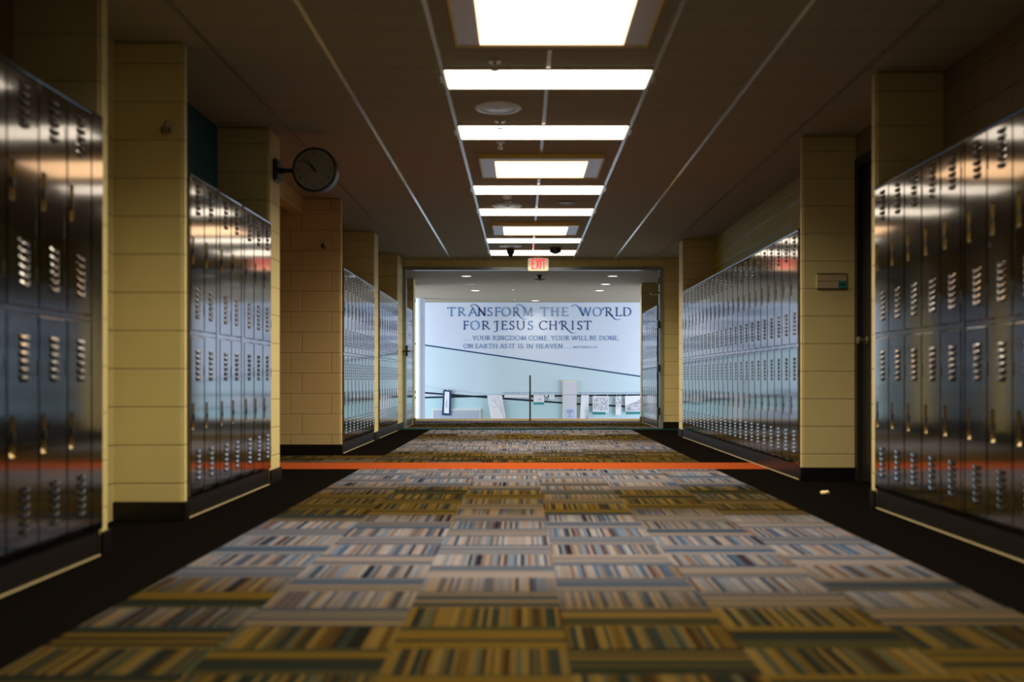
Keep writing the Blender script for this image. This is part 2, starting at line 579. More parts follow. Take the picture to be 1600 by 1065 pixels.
MB().box(LX + 0.05, LX + 0.075, 14.97, 15.05, 1.09, 1.25).box(LX - 0.0, LX + 0.11, 14.95, 14.98, 1.155, 1.175)\
    .build('latch', M['black'], fr)
# near right door
dr = structure('door_1', MB().box(RB + 0.03, RB + 0.07, 6.03, 7.27, 0.01, 2.29), M['door'])
MB().box(RB - 0.01, RB + 0.09, 5.96, 6.03, 0, 2.36).box(RB - 0.01, RB + 0.09, 7.27, 7.33, 0, 2.36)\
    .box(RB - 0.01, RB + 0.09, 6.03, 7.27, 2.29, 2.36).build('door_frame', M['door'], dr)
MB().lathe([(0.03, 0.0), (0.03, -0.008), (0.011, -0.01), (0.011, -0.045), (0.026, -0.05), (0.028, -0.07), (0.0, -0.078)],
           RB + 0.03, 7.17, 1.03, axis='x', seg=16).build('door_knob', M['metal'], dr, smooth=True)

# pale rails on the olive wall
for z in (2.335, 2.14):
    structure('trim_%d' % n, MB().box(RB - 0.022, RB, 7.385, 12.77, z - 0.004, z + 0.004), M['tbar'])
    n += 1

# stair hall beyond the passage
mural = structure('wall_back', MB().box(-7, 8, MY, MY + 0.1, -1.5, LZ), M['mural_top'])
wall('left', -7.1, -7, 17.55, MY, M['lobby_wall'], z0=-1.5, z1=LZ)
wall('right', 8, 8.1, 17.55, MY, M['lobby_wall'], z0=-1.5, z1=LZ)
wall('left', -7, LB - 0.12, 17.55, 17.65, M['lobby_wall'], z0=-1.5, z1=LZ)  # unseen hall wall, set here to keep side light off the passage ceiling
wall('right', RB + 0.12, 8, 17.55, 17.65, M['lobby_wall'], z0=-1.5, z1=LZ)  # its unseen counterpart, shading the passage ceiling from the right
wall('left', LB - 0.24, LB - 0.12, 16.28, 17.55, M['dim_wall'], z1=LZ)  # hidden set-back wall, closes the passage side against hall light
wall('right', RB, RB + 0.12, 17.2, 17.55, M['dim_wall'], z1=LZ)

# ---- painting on the mural wall
def mp(x, y):
    p = px(x, y, MY)
    return (p.x, p.z)


def poly(name, pts, mat, lift, parent=mural):
    MB().slab([mp(*p) for p in pts], MY - lift, MY - lift + 0.001).build(name, mat, parent)


def band(name, pts, th, mat, lift, parent=mural):
    b = MB()
    for (a, c) in zip(pts[:-1], pts[1:]):
        b.slab([mp(a[0], a[1] - th / 2), mp(c[0], c[1] - th / 2), mp(c[0], c[1] + th / 2), mp(a[0], a[1] + th / 2)],
               MY - lift, MY - lift + 0.001)
    b.build(name, mat, parent)


sl = lambda x: 539 + (x - 664) * 0.145
poly('painted_field', [(330, sl(330)), (1390, sl(1390)), (1390, 720), (330, 720)], M['mural_low'], 0.002)
poly('painted_field', [(330, 592), (645, 612), (740, 619), (830, 625.5), (905, 631), (975, 634.5), (1390, 656), (1390, 720), (330, 720)], M['mural_teal'], 0.0025)
poly('painted_field', [(740, 619), (1390, 615), (1390, 656)], M['mural_band'], 0.003)
poly('painted_field', [(740, 619), (330, 590), (330, 631)], M['mural_band'], 0.003)
poly('painted_field', [(330, 652.5), (1390, 652.5), (1390, 720), (330, 720)], M['plinth'], 0.003)
for r in ((833.5, 628, 850, 632), (926, 642, 946, 647.5), (978, 641, 1010, 647)):  # turquoise patches below the hung sheets, their shadows put into the colour
    poly('painted_block', [(r[0], r[1]), (r[2], r[1]), (r[2], r[3]), (r[0], r[3])], M['sheet_shadow'], 0.004)
band('painted_stripe', [(330, sl(330)), (1390, sl(1390))], 2.1, M['navy'], 0.004)
band('painted_stripe', [(330, 590), (645, 612), (740, 619), (830, 625.5), (905, 631), (975, 634.5), (1390, 656)], 2.7, M['navy_dark'], 0.0045)
band('painted_stripe', [(330, 631), (645, 621.2), (740, 619), (880, 618), (1002, 617), (1390, 615)], 2.7, M['navy_dark'], 0.005)


# ---- broad-nib lettering
def arc(cx, cy, rx, ry, a0, a1, k=18):
    return [(cx + rx * math.cos(math.radians(a0 + (a1 - a0) * i / k)), cy + ry * math.sin(math.radians(a0 + (a1 - a0) * i / k)))
            for i in range(k + 1)]


def sf(x, y, h=0.13):
    return [(x - h, y), (x + h, y)]


GLY = {
    'A': (0.86, [[(0.43, 1.0), (0.08, 0.0)], [(0.40, 1.02), (0.80, 0.0)], [(0.2, 0.36), (0.66, 0.36)], sf(0.08, 0.02, 0.1), sf(0.79, 0.02, 0.11)]),
    'B': (0.62, [[(0.14, 0), (0.14, 1)], [(0.02, 0.98), (0.3, 0.98)] + arc(0.28, 0.76, 0.22, 0.22, 90, -90) + [(0.14, 0.54)],
                 [(0.14, 0.54), (0.3, 0.54)] + arc(0.3, 0.28, 0.27, 0.26, 90, -90) + [(0.02, 0.02)]]),
    'C': (0.86, [arc(0.5, 0.5, 0.43, 0.5, 48, 312, 28), [(0.8, 0.98), (0.8, 0.78)], [(0.79, 0.12), (0.84, 0.2)]]),
    'D': (0.92, [[(0.14, 0), (0.14, 1)], [(0.02, 0.98), (0.4, 0.98)] + arc(0.38, 0.5, 0.48, 0.48, 90, -90, 26) + [(0.02, 0.02)]]),
    'E': (0.60, [[(0.14, 0), (0.14, 1)], [(0.02, 0.98), (0.52, 0.98)], [(0.14, 0.53), (0.45, 0.53)], [(0.02, 0.02), (0.56, 0.02)],
                 [(0.52, 1.0), (0.52, 0.86)], [(0.56, 0.0), (0.59, 0.16)], [(0.45, 0.6), (0.45, 0.46)]]),
    'F': (0.56, [[(0.14, 0), (0.14, 1)], [(0.02, 0.98), (0.52, 0.98)], [(0.14, 0.52), (0.45, 0.52)], sf(0.14, 0.02),
                 [(0.52, 1.0), (0.52, 0.85)], [(0.45, 0.6), (0.45, 0.45)]]),
    'G': (0.9, [arc(0.5, 0.5, 0.43, 0.5, 48, 322, 28), [(0.82, 0.42), (0.82, 0.06)], [(0.8, 0.98), (0.8, 0.78)], sf(0.82, 0.42, 0.1)]),
    'H': (0.90, [[(0.14, 0), (0.14, 1)], [(0.76, 0), (0.76, 1)], [(0.14, 0.52), (0.76, 0.52)], sf(0.14, 0.02), sf(0.14, 0.98),
                 sf(0.76, 0.02), sf(0.76, 0.98)]),
    'I': (0.3, [[(0.15, 0), (0.15, 1)], sf(0.15, 0.02), sf(0.15, 0.98)]),
    'J': (0.42, [[(0.28, 1), (0.28, -0.02)] + arc(0.05, -0.02, 0.23, 0.24, 0, -110, 10), [(0.02, 0.86)] + arc(0.2, 0.84, 0.16, 0.14, 160, 60, 8) + [(0.42, 0.98)]]),
    'K': (0.78, [[(0.14, 0), (0.14, 1)], [(0.66, 0.98), (0.15, 0.48)], [(0.26, 0.58), (0.76, 0.0)], sf(0.14, 0.02), sf(0.14, 0.98), sf(0.66, 0.98, 0.1)]),
    'L': (0.60, [[(0.14, 0), (0.14, 1)], [(0.02, 0.02), (0.55, 0.02)], sf(0.14, 0.98), [(0.55, 0.0), (0.58, 0.18)]]),
    'M': (1.06, [[(0.14, 0), (0.2, 1)], [(0.19, 1.0), (0.54, 0.06)], [(0.54, 0.06), (0.86, 1.0)], [(0.86, 1), (0.93, 0)],
                 sf(0.13, 0.02, 0.1), sf(0.93, 0.02)]),
    'N': (0.92, [[(0.14, 0), (0.14, 1)], [(0.1, 1.0), (0.78, 0.0)], [(0.78, 0.0), (0.78, 1.0)], sf(0.14, 0.02, 0.11), sf(0.78, 0.98, 0.11)]),
    'O': (1.0, [arc(0.5, 0.5, 0.44, 0.5, 0, 360, 40)]),
    'R': (0.74, [[(0.14, 0), (0.14, 1)], [(0.02, 0.98), (0.3, 0.98)] + arc(0.3, 0.74, 0.25, 0.24, 90, -90) + [(0.14, 0.5)],
                 [(0.3, 0.5), (0.74, 0.0)], sf(0.14, 0.02)]),
    'S': (0.58, [arc(0.29, 0.75, 0.2, 0.24, 40, 250, 14) + arc(0.29, 0.26, 0.22, 0.26, 70, -150, 16), [(0.47, 0.98), (0.47, 0.82)], [(0.07, 0.2), (0.07, 0.03)]]),
    'T': (0.78, [[(0.39, 0), (0.39, 1)], [(0.03, 0.98), (0.75, 0.98)], sf(0.39, 0.02), [(0.03, 1.0), (0.03, 0.84)], [(0.75, 1.0), (0.75, 0.84)]]),
    'U': (0.9, [[(0.14, 1), (0.14, 0.34)] + arc(0.45, 0.34, 0.31, 0.34, 180, 360, 18) + [(0.76, 1.0)], sf(0.14, 0.98), sf(0.76, 0.98, 0.11)]),
    'V': (0.84, [[(0.08, 1), (0.43, 0)], [(0.43, 0), (0.77, 1)], sf(0.08, 0.98, 0.11), sf(0.77, 0.98, 0.1)]),
    'W': (1.24, [[(0.08, 1), (0.38, 0)], [(0.38, 0), (0.64, 1)], [(0.62, 1), (0.9, 0)], [(0.9, 0), (1.17, 1)], sf(0.08, 0.98, 0.1), sf(1.17, 0.98, 0.09)]),
    'Y': (0.78, [[(0.06, 1), (0.39, 0.46)], [(0.72, 1), (0.39, 0.46)], [(0.39, 0.48), (0.39, 0)], sf(0.06, 0.98, 0.1), sf(0.72, 0.98, 0.1), sf(0.39, 0.02)]),
    '.': (0.34, [[(0.11, 0.0), (0.11, 0.16)]]),
    ',': (0.3, [[(0.16, 0.06), (0.08, -0.16)]]),
    '6': (0.56, [[(0.44, 0.98), (0.16, 0.6)] + arc(0.28, 0.28, 0.2, 0.28, 160, 520, 24)]),
    '1': (0.36, [[(0.2, 0), (0.2, 1)], [(0.06, 0.86), (0.2, 1.0)]]),
    '0': (0.56, [arc(0.28, 0.5, 0.2, 0.48, 0, 360, 28)]),
    ':': (0.26, [[(0.1, 0.1), (0.18, 0.1)], [(0.1, 0.56), (0.18, 0.56)]]),
}


def nib(b, pts, thick, thin, y, mi=0):
    """strip along pts (x, z) whose width follows its direction like a broad pen."""
    ang = math.radians(16)
    P = [Vector(p) for p in pts]
    L, R = [], []
    for i, p in enumerate(P):
        d = (P[min(i + 1, len(P) - 1)] - P[max(i - 1, 0)])
        if d.length < 1e-9:
            d = Vector((1, 0))
        d.normalize()
        wd = thin + (thick - thin) * abs(math.sin(math.atan2(d.y, d.x) - ang))
        nrm = Vector((-d.y, d.x)) * wd / 2
        L.append(p + nrm)
        R.append(p - nrm)
    for i in range(len(P) - 1):
        b.face([(L[i].x, y, L[i].y), (R[i].x, y, R[i].y), (R[i + 1].x, y, R[i + 1].y), (L[i + 1].x, y, L[i + 1].y)], mi)


def crop_xz(u, v):
    """point of the lettering as read on an enlarged view of the photo's mural (scale 4.848)."""
    return mp(680 + u / 4.848, 460 + v / 4.848)


def letter(b, ch, u0, u1, vtop, vbase, wt=0.13, th=0.05, y=MY - 0.008):
    wdt, paths = GLY[ch]
    x0, z0 = crop_xz(u0, vbase)
    x1, z1 = crop_xz(u1, vtop)
    h = z1 - z0
    sx = (x1 - x0) / wdt
    for p in paths:
        nib(b, [(x0 + a * sx, z0 + c * h) for a, c in p], wt * h, th * h, y)


def swash(b, pts, h, wt=0.11, th=0.03, y=MY - 0.008):
    """smooth curve through points given in the enlarged view."""
    Q = [Vector(crop_xz(*p)) for p in pts]
    out = []
    for i in range(len(Q) - 1):
        p0, p1, p2, p3 = Q[max(i - 1, 0)], Q[i], Q[i + 1], Q[min(i + 2, len(Q) - 1)]
        for k in range(8):
            t = k / 8
            out.append(0.5 * ((2 * p1) + (p2 - p0) * t + (2 * p0 - 5 * p1 + 4 * p2 - p3) * t * t + (3 * p1 - p0 - 3 * p2 + p3) * t ** 3))
    out.append(Q[-1])
    nib(b, out, wt * h, th * h, y)


HC = 65 / 4.848 * MY / F
head = empty('wall_lettering', (0, MY - 0.006, 1.9))
tag(head, 'large blue serif words TRANSFORM THE WORLD FOR JESUS CHRIST atop the bright mural wall', 'lettering')
line1 = [('T', 93, 152, 1), ('R', 170, 228, 1), ('A', 250, 320, 1), ('N', 322, 384, 0), ('S', 395, 432, 1), ('F', 450, 496, 1), ('O', 502, 572, 1),
         ('R', 588, 640, 1), ('M', 662, 742, 2), ('T', 796, 860, 2), ('H', 877, 938, 2), ('E', 957, 1008, 2), ('W', 1095, 1182, 1),
         ('O', 1194, 1262, 1), ('R', 1288, 1345, 0), ('L', 1365, 1412, 0), ('D', 1424, 1486, 0)]
line2 = [('F', 212, 252, 0), ('O', 266, 336, 1), ('R', 352, 412, 0), ('J', 446, 480, 0), ('E', 500, 546, 0), ('S', 562, 600, 0), ('U', 614, 682, 0),
         ('S', 701, 742, 1), ('C', 786, 848, 0), ('H', 862, 924, 0), ('R', 952, 1004, 0), ('I', 1032, 1052, 0), ('S', 1078, 1114, 0), ('T', 1126, 1184, 0)]
LM = [M['letter_navy'], M['letter_mid'], M['letter_pale']]
SW = {('N', 322): [[(268, 92), (284, 76), (310, 80), (340, 112), (376, 160)]],
      ('R', 588): [[(612, 92), (630, 76), (655, 84), (672, 104)], [(612, 130), (640, 165), (668, 186), (698, 182)]],
      ('W', 1095): [[(1034, 92), (1050, 78), (1074, 84), (1096, 112), (1120, 160)]],
      ('R', 1288): [[(1268, 120), (1276, 100), (1298, 98)], [(1312, 132), (1345, 170), (1372, 190), (1406, 184)]],
      ('J', 446): [[(444, 215), (455, 202), (480, 203)]],
      ('R', 952): [[(940, 222), (948, 202), (968, 200)], [(975, 232), (1010, 270), (1040, 292), (1072, 286)]]}
for ln, top, base in ((line1, 98, 163), (line2, 200, 265)):
    for ch, a, c, mi in ln:
        b = MB()
        letter(b, ch, a, c, top, base)
        for s in SW.get((ch, a), []):
            swash(b, s, HC)
        o = b.build('letter', LM[mi])
        o.parent = head
        o.matrix_parent_inverse = Matrix.Translation((0, -(MY - 0.006), -1.9))


def words(items, top, base, name, label, wt, mi):
    root = empty(name, (0, MY - 0.006, 1.6))
    tag(root, label, 'lettering')
    for txt, a, c, dd in items:
        tot = sum(GLY[k][0] + 0.14 for k in txt) - 0.14
        s = (c - a) / tot
        b, u = MB(), a
        for k in txt:
            wv = GLY[k][0] * s
            letter(b, k, u, u + wv, top + dd, base, wt, wt * 0.45)
            u += wv + 0.14 * s
        o = b.build('word', LM[mi])
        o.parent = root
        o.matrix_parent_inverse = Matrix.Translation((0, -(MY - 0.006), -1.6))


words([('...', 215, 272, 0), ('YOUR', 282, 416, 0), ('KINGDOM', 436, 690, 0), ('COME,', 706, 860, 0), ('YOUR', 878, 1016, 0), ('WILL', 1032, 1156, 0),
       ('BE', 1170, 1223, 0), ('DONE,', 1245, 1394, 0)], 312, 345, 'verse_lettering',
      'small blue capitals YOUR KINGDOM COME, YOUR WILL BE DONE, upper verse line on the mural', 0.13, 1)
words([('ON', 213, 286, 0), ('EARTH', 303, 472, 0), ('AS', 492, 546, 0), ('IT', 562, 604, 0), ('IS', 626, 668, 0), ('IN', 690, 742, 0), ('HEAVEN', 762, 966, 0),
       ('...', 974, 1032, 0), ('MATTHEW', 1045, 1166, 17), ('6:10', 1176, 1226, 17)], 373, 406, 'verse_lettering',
      'small blue capitals ON EARTH AS IT IS IN HEAVEN, lower verse line on the mural', 0.13, 1)


def text_mesh(txt, size, shear=0.0, space=1.0):
    cu = bpy.data.curves.new('text', 'FONT')
    cu.body, cu.size, cu.shear, cu.space_character = txt, size, shear, space
    cu.align_x, cu.align_y = 'CENTER', 'CENTER'
    o = bpy.data.objects.new('text', cu)
    C.objects.link(o)
    dg = bpy.context.evaluated_depsgraph_get()
    me = bpy.data.meshes.new_from_object(o.evaluated_get(dg))
    bpy.data.objects.remove(o)
    return me


def text_obj(name, txt, size, loc, mat, parent=None, shear=0.0, space=1.0, width=None):
    me = text_mesh(txt, size, shear, space)
    me.materials.clear()
    me.materials.append(mat)
    o = bpy.data.objects.new(name, me)
    o.location, o.rotation_euler = loc, (math.pi / 2, 0, 0)
    if width:
        xs = [v.co.x for v in me.vertices]
        o.scale.x = width / (max(xs) - min(xs))
    C.objects.link(o)
    o.parent = parent
    return o


for txt, a, c, lb in (('hold firmly to the thought that each', 786, 877, 'faint blue script HOLD FIRMLY TO THE THOUGHT along the mural stripe'),
                      ('can do a little to bring some portion of misery to', 903, 1010, 'faint blue script CAN DO A LITTLE right of the white tall panel')):
    x0, z0 = mp(a, 613.2)
    x1, _ = mp(c, 613.2)
    tag(text_obj('script_lettering', txt, 0.058, ((x0 + x1) / 2, MY - 0.008, z0), LM[2], shear=0.3, width=x1 - x0), lb, 'lettering')

# ------------------------------------------------------------------ lockers
LW, Z0, Z1, ZM = 0.23, 0.115, 1.868, 1.0


def louvre(b, cx, zt, y, wd=0.082, h=0.023, out=0.006):
    """pressed hood: rises from the sheet at its top, open below."""
    U, V = 8, 3
    rows = []
    for j in range(V + 1):
        v = j / V
        row = []
        for i in range(U + 1):
            u = i / U
            s = math.sin(math.pi * u)
            row.append((cx - wd / 2 + wd * u, y - out * (s ** 0.7) * math.sin(v * math.pi / 2),
                        zt - h * v * (0.45 + 0.55 * s ** 0.6)))
        rows.append(row)
    for j in range(V):
        for i in range(U):
            b.face([rows[j][i], rows[j][i + 1], rows[j + 1][i + 1], rows[j + 1][i]])
    bot = rows[-1]
    for i in range(U):
        b.face([bot[i], bot[i + 1], (bot[i + 1][0], y - 0.0006, bot[i + 1][2] + 0.002), (bot[i][0], y - 0.0006, bot[i][2] + 0.002)], 1)  # shade inside the opening put into a dark face under the hood


def door_mesh(za, zb, hz, lv):
    b = MB()
    x0, x1 = 0.0122, 0.2178
    xs = [x0, x0 + 0.0008, x0 + 0.002, 0.027, 0.063, 0.09, 0.115, 0.14, 0.175, x1 - 0.002, x1 - 0.0008, x1]
    zs = [za, za + 0.0008, za + 0.002] + [za + (zb - za) * k for k in (0.12, 0.25)] + [hz, hz + 0.145] + \
         [za + (zb - za) * k for k in (0.78, 0.9)] + [zb - 0.002, zb - 0.0008, zb]
    zs = sorted(zs)

    def depth(x, z):
        e = min(x - x0, x1 - x, z - za, zb - z)
        r = 0.002
        edge = r - math.sqrt(max(0.0, r * r - (r - min(e, r)) ** 2))
        return -0.016 + edge
    for i in range(len(xs) - 1):
        for j in range(len(zs) - 1):
            if abs(xs[i] - 0.027) < 1e-6 and abs(zs[j] - hz) < 1e-6:
                continue
            q = [(xs[i], zs[j]), (xs[i + 1], zs[j]), (xs[i + 1], zs[j + 1]), (xs[i], zs[j + 1])]
            b.face([(x, depth(x, z), z) for x, z in q])
    b.face([(x0, -0.010, za), (x0, -0.010, zb), (x0, 0.0, zb), (x0, 0.0, za)])
    b.face([(x1, -0.010, zb), (x1, -0.010, za), (x1, 0.0, za), (x1, 0.0, zb)])
    b.face([(x0, -0.010, zb), (x1, -0.010, zb), (x1, 0.0, zb), (x0, 0.0, zb)])
    b.face([(x1, -0.010, za), (x0, -0.010, za), (x0, 0.0, za), (x1, 0.0, za)])
    me = bpy.data.meshes.new('door')
    # weld the panel so that it shades smoothly, then add the louvres
    me.from_pydata(b.v, [], b.f)
    bm = bmesh.new()
    bm.from_mesh(me)
    bmesh.ops.remove_doubles(bm, verts=bm.verts, dist=1e-5)
    panel_faces = len(bm.faces)
    lb = MB()
    for zt in lv:
        for k in range(6):
            louvre(lb, 0.128, zt - 0.0295 * k, -0.0168)
    l2 = bpy.data.meshes.new('tmp')
    l2.from_pydata(lb.v, [], lb.f)
    l2.materials.append(M['locker'])
    l2.materials.append(M['dark'])
    l2.polygons.foreach_set('material_index', lb.m)
    bm.from_mesh(l2)
    bmesh.ops.remove_doubles(bm, verts=bm.verts, dist=1e-6)
    bm.to_mesh(me)
    bm.free()
    me.materials.append(M['locker'])
    me.materials.append(M['dark'])
    for p in me.polygons:
        p.use_smooth = p.index >= panel_faces
    return me


def make_locker():
    root = empty('locker', (0, 0, 0))
    b = MB().box(0.0005, LW - 0.0005, 0.0, 0.32, Z0, Z1, 0)
    fr_y = -0.0134
    for x0, x1 in ((0.0005, 0.0085), (LW - 0.0085, LW - 0.0005)):
        b.box(x0, x1, fr_y, 0.0, Z0, Z1)
    b.box(0.0085, LW - 0.0085, fr_y, 0.0, Z0, Z0 + 0.016)
    b.box(0.0085, LW - 0.0085, fr_y, 0.0, 0.990, 1.012)
    prof = [(0.0, Z1 - 0.018), (-0.0165, Z1 - 0.018), (-0.0185, Z1 - 0.012), (-0.012, Z1), (0.0, Z1)]
    k0 = len(b.v)
    b.v += [(x, y, z) for x in (0.0005, LW - 0.0005) for y, z in prof]
    b.f += [tuple(k0 + i for i in range(5)), tuple(k0 + 9 - i for i in range(5))] + \
           [(k0 + i, k0 + (i + 1) % 5, k0 + 5 + (i + 1) % 5, k0 + 5 + i) for i in range(5)]
    b.m += [0] * 7
    b.build('frame', M['locker'], root)
    for za, zb, hz, lv in ((1.0165, Z1 - 0.022, 1.378, (1.822, 1.252)), (Z0 + 0.0205, 0.9855, 0.476, (0.910, 0.362))):
        d = bpy.data.objects.new('door', door_mesh(za, zb, hz, lv))
        C.objects.link(d)
        d.parent = root
        r = MB()
        xa, xb, ya, yb = 0.027, 0.063, -0.0162, -0.006
        r.face([(xa, yb, hz), (xb, yb, hz), (xb, yb, hz + 0.145), (xa, yb, hz + 0.145)], 1)
        r.face([(xa, ya, hz), (xa, yb, hz), (xa, yb, hz + 0.145), (xa, ya, hz + 0.145)])
        r.face([(xb, ya, hz), (xb, yb, hz), (xb, yb, hz + 0.145), (xb, ya, hz + 0.145)])
        r.face([(xa, ya, hz), (xb, ya, hz), (xb, yb, hz + 0.022), (xa, yb, hz + 0.022)])
        r.face([(xa, ya, hz + 0.145), (xb, ya, hz + 0.145), (xb, yb, hz + 0.14), (xa, yb, hz + 0.14)])
        r.build('handle_recess', [M['recess'], M['recess']], d)
        MB().box(0.046, 0.066, -0.0195, -0.0055, hz + 0.052, hz + 0.086).build('latch', M['black'], d, bevel=0.003)
        for zz in (lv[0] - 0.115, lv[1] - 0.115):
            MB().lathe([(0.0042, -0.03), (0.0042, 0.03)], 0.2215, -0.0135, zz, seg=8).build('hinge', M['dark'], d)
    return root


proto = make_locker()
first = [True]


def locker(side, y_near, label, group):
    if first[0]:
        o = proto
        first[0] = False
    else:
        o = copy_tree(proto)
    if side == 'L':
        o.location, o.rotation_euler = (LX - 0.004, y_near, 0), (0, 0, math.pi / 2)
    else:
        o.location, o.rotation_euler = (RX + 0.004, y_near + LW, 0), (0, 0, -math.pi / 2)
    tag(o, label, 'locker', group)


for i in range(5):
    locker('L', 4.135 - LW * (i + 1), '%s dark steel locker before the nearest left block wall, counted toward the camera' % ORD[i], 'near left lockers')
y = 5.365
ys = []
for k in range(7):
    if k in (2, 4):
        y += 0.058
    ys.append(y)
    y += LW
for k, yy in enumerate(ys):
    locker('L', yy, '%s shiny steel locker before the clock pillar, counted from the pillar' % ORD[6 - k], 'lockers before the clock pillar')
for k in range(9):
    locker('L', 9.985 + LW * k, '%s steel locker past the left side opening, in the row behind the tan wall' % ORD[k], 'lockers past the left side opening')
for k in range(8):
    locker('L', 12.49 + LW * k, '%s pale reflecting locker before the left jamb of the far doorway, counted from the jamb' % ORD[7 - k], 'lockers before the left door jamb')
for k in range(5):
    locker('L', 15.125 + LW * k, '%s locker beyond the far doorway on the left, counted from its jamb' % ORD[k], 'left lockers beyond the doorway')
y = 5.79
for k in range(10):
    if k == 5:
        y -= 0.03
    y -= LW
    locker('R', y, '%s dark locker in the near right row, counted from the dark door' % ORD[k], 'near right lockers')
for k in range(23):
    yy = 7.395 + LW * k + (0.055 if k > 20 else 0)
    locker('R', yy, '%s locker in the long right row, counted from the pillar with the 264 sign' % ORD[k], 'long right row of lockers')
for k in range(8):
    locker('R', 15.14 + LW * k, '%s locker beyond the far doorway on the right, counted from the hinged jamb' % ORD[k], 'right lockers beyond the doorway')

# filler strips inside the rows, the dark bases under them and the pale edge on the floor


def filler(side, y0, y1):
    global n
    X = LX - 0.004 if side == 'L' else RX + 0.004
    s = -1 if side == 'L' else 1
    a, c = sorted((X - s * 0.016, X + s * 0.3))
    structure('trim_%d' % n, MB().box(a, c, y0, y1, Z0, Z1), M['locker'], bevel=0.002)
    n += 1


filler('L', ys[1] + LW + 0.002, ys[2] - 0.002)
filler('L', ys[3] + LW + 0.002, ys[4] - 0.002)
filler('L', 4.137, 4.246)
filler('R', 5.79 - 5 * LW - 0.028, 5.79 - 5 * LW - 0.002)
filler('R', 7.395 + 21 * LW + 0.002, 7.395 + 21 * LW + 0.053)


def plinth(side, y0, y1):
    global n
    if side == 'L':
        structure('baseboard_left', MB().box(LB, LX - 0.002, y0, y1, 0, Z0 - 0.001), M['base_steel'])
        structure('trim_%d' % n, MB().box(LX - 0.001, LX + 0.005, y0, y1, 0, 0.005), M['edge'])
    else:
        structure('baseboard_right', MB().box(RX + 0.002, RB, y0, y1, 0, Z0 - 0.001), M['base_steel'])
        structure('trim_%d' % n, MB().box(RX - 0.005, RX + 0.001, y0, y1, 0, 0.005), M['edge'])
    n += 1


for s, a, c in (('L', 2.9, 4.24), ('L', 5.358, 7.08), ('L', 9.965, 12.08), ('L', 12.465, 14.355), ('L', 15.12, 16.27),
                ('R', 3.4, 5.785), ('R', 7.39, 12.76), ('R', 15.12, 17.0)):
    plinth(s, a, c)


# ------------------------------------------------------------------ ceiling lamps
def lamp_light(root, sx, sy, watts, col, drop=0.026):
    l = bpy.data.lights.new('lamp_light', 'AREA')
    l.shape, l.size, l.size_y, l.energy, l.color = 'RECTANGLE', sx, sy, watts, col
    l.spread = math.radians(148)
    o = bpy.data.objects.new('lamp_light', l)
    o.location = (0, 0, -drop)
    C.objects.link(o)
    o.parent = root


def troffer(y0, y1, label, power=1.0):
    XA, XB = -0.453, 0.753
    root = empty('ceiling_light', (0.15, (y0 + y1) / 2, CZ))
    inv = Matrix.Translation((-0.15, -(y0 + y1) / 2, -CZ))
    f = MB()
    zl = CZ - 0.009
    f.box(XA - 0.008, XB + 0.008, y0 - 0.012, y0, zl, CZ - 0.0005).box(XA - 0.008, XB + 0.008, y1, y1 + 0.012, zl, CZ - 0.0005)
    f.box(XA - 0.008, XA, y0, y1, zl, CZ - 0.0005).box(XB, XB + 0.008, y0, y1, zl, CZ - 0.0005)
    o1 = f.build('rim', M['white'], root)
    o2 = MB().box(XA + 0.004, XB - 0.004, y0 + 0.004, y1 - 0.004, CZ - 0.018, CZ - 0.0005).build('lens', M['troffer_lens'], root)
    o3 = MB().box(XA - 0.036, XA - 0.026, y0 + 0.1, y1 - 0.1, CZ - 0.012, CZ - 0.0005).build('clip', M['metal'], root)
    o4 = MB().box(XB + 0.026, XB + 0.036, y0 + 0.1, y1 - 0.1, CZ - 0.012, CZ - 0.0005).build('clip', M['metal'], root)
    lamp_light(root, XB - XA, y1 - y0, TROFFER_W * power, (1.0, 0.89, 0.66))
    for o in (o1, o2, o3, o4):
        o.matrix_parent_inverse = inv
    tag(root, label, 'ceiling light', 'long bright ceiling lights')


TL = ('longest bright strip light in the ceiling, the nearest of its kind', 'second bright strip light, just before the first framed square lamp',
      'third bright strip light, just behind the first framed square lamp', 'fourth bright strip light, just before the smaller framed lamp',
      'fifth bright strip light, just behind the smaller framed lamp', 'farthest thin strip light, right above the EXIT sign')
TL += ('strip light overhead just in front of the camera, beyond the top of the photo', 'strip light overhead above the camera, beyond the top of the photo')
for (a, c), lb in zip(((5.76, 6.10), (7.03, 7.39), (9.215, 9.60), (10.46, 10.85), (12.68, 13.04), (13.85, 14.36), (3.555, 3.91), (2.30, 2.66)), TL):
    troffer(a, c, lb, 1.0 if a > 5 else 1.0)


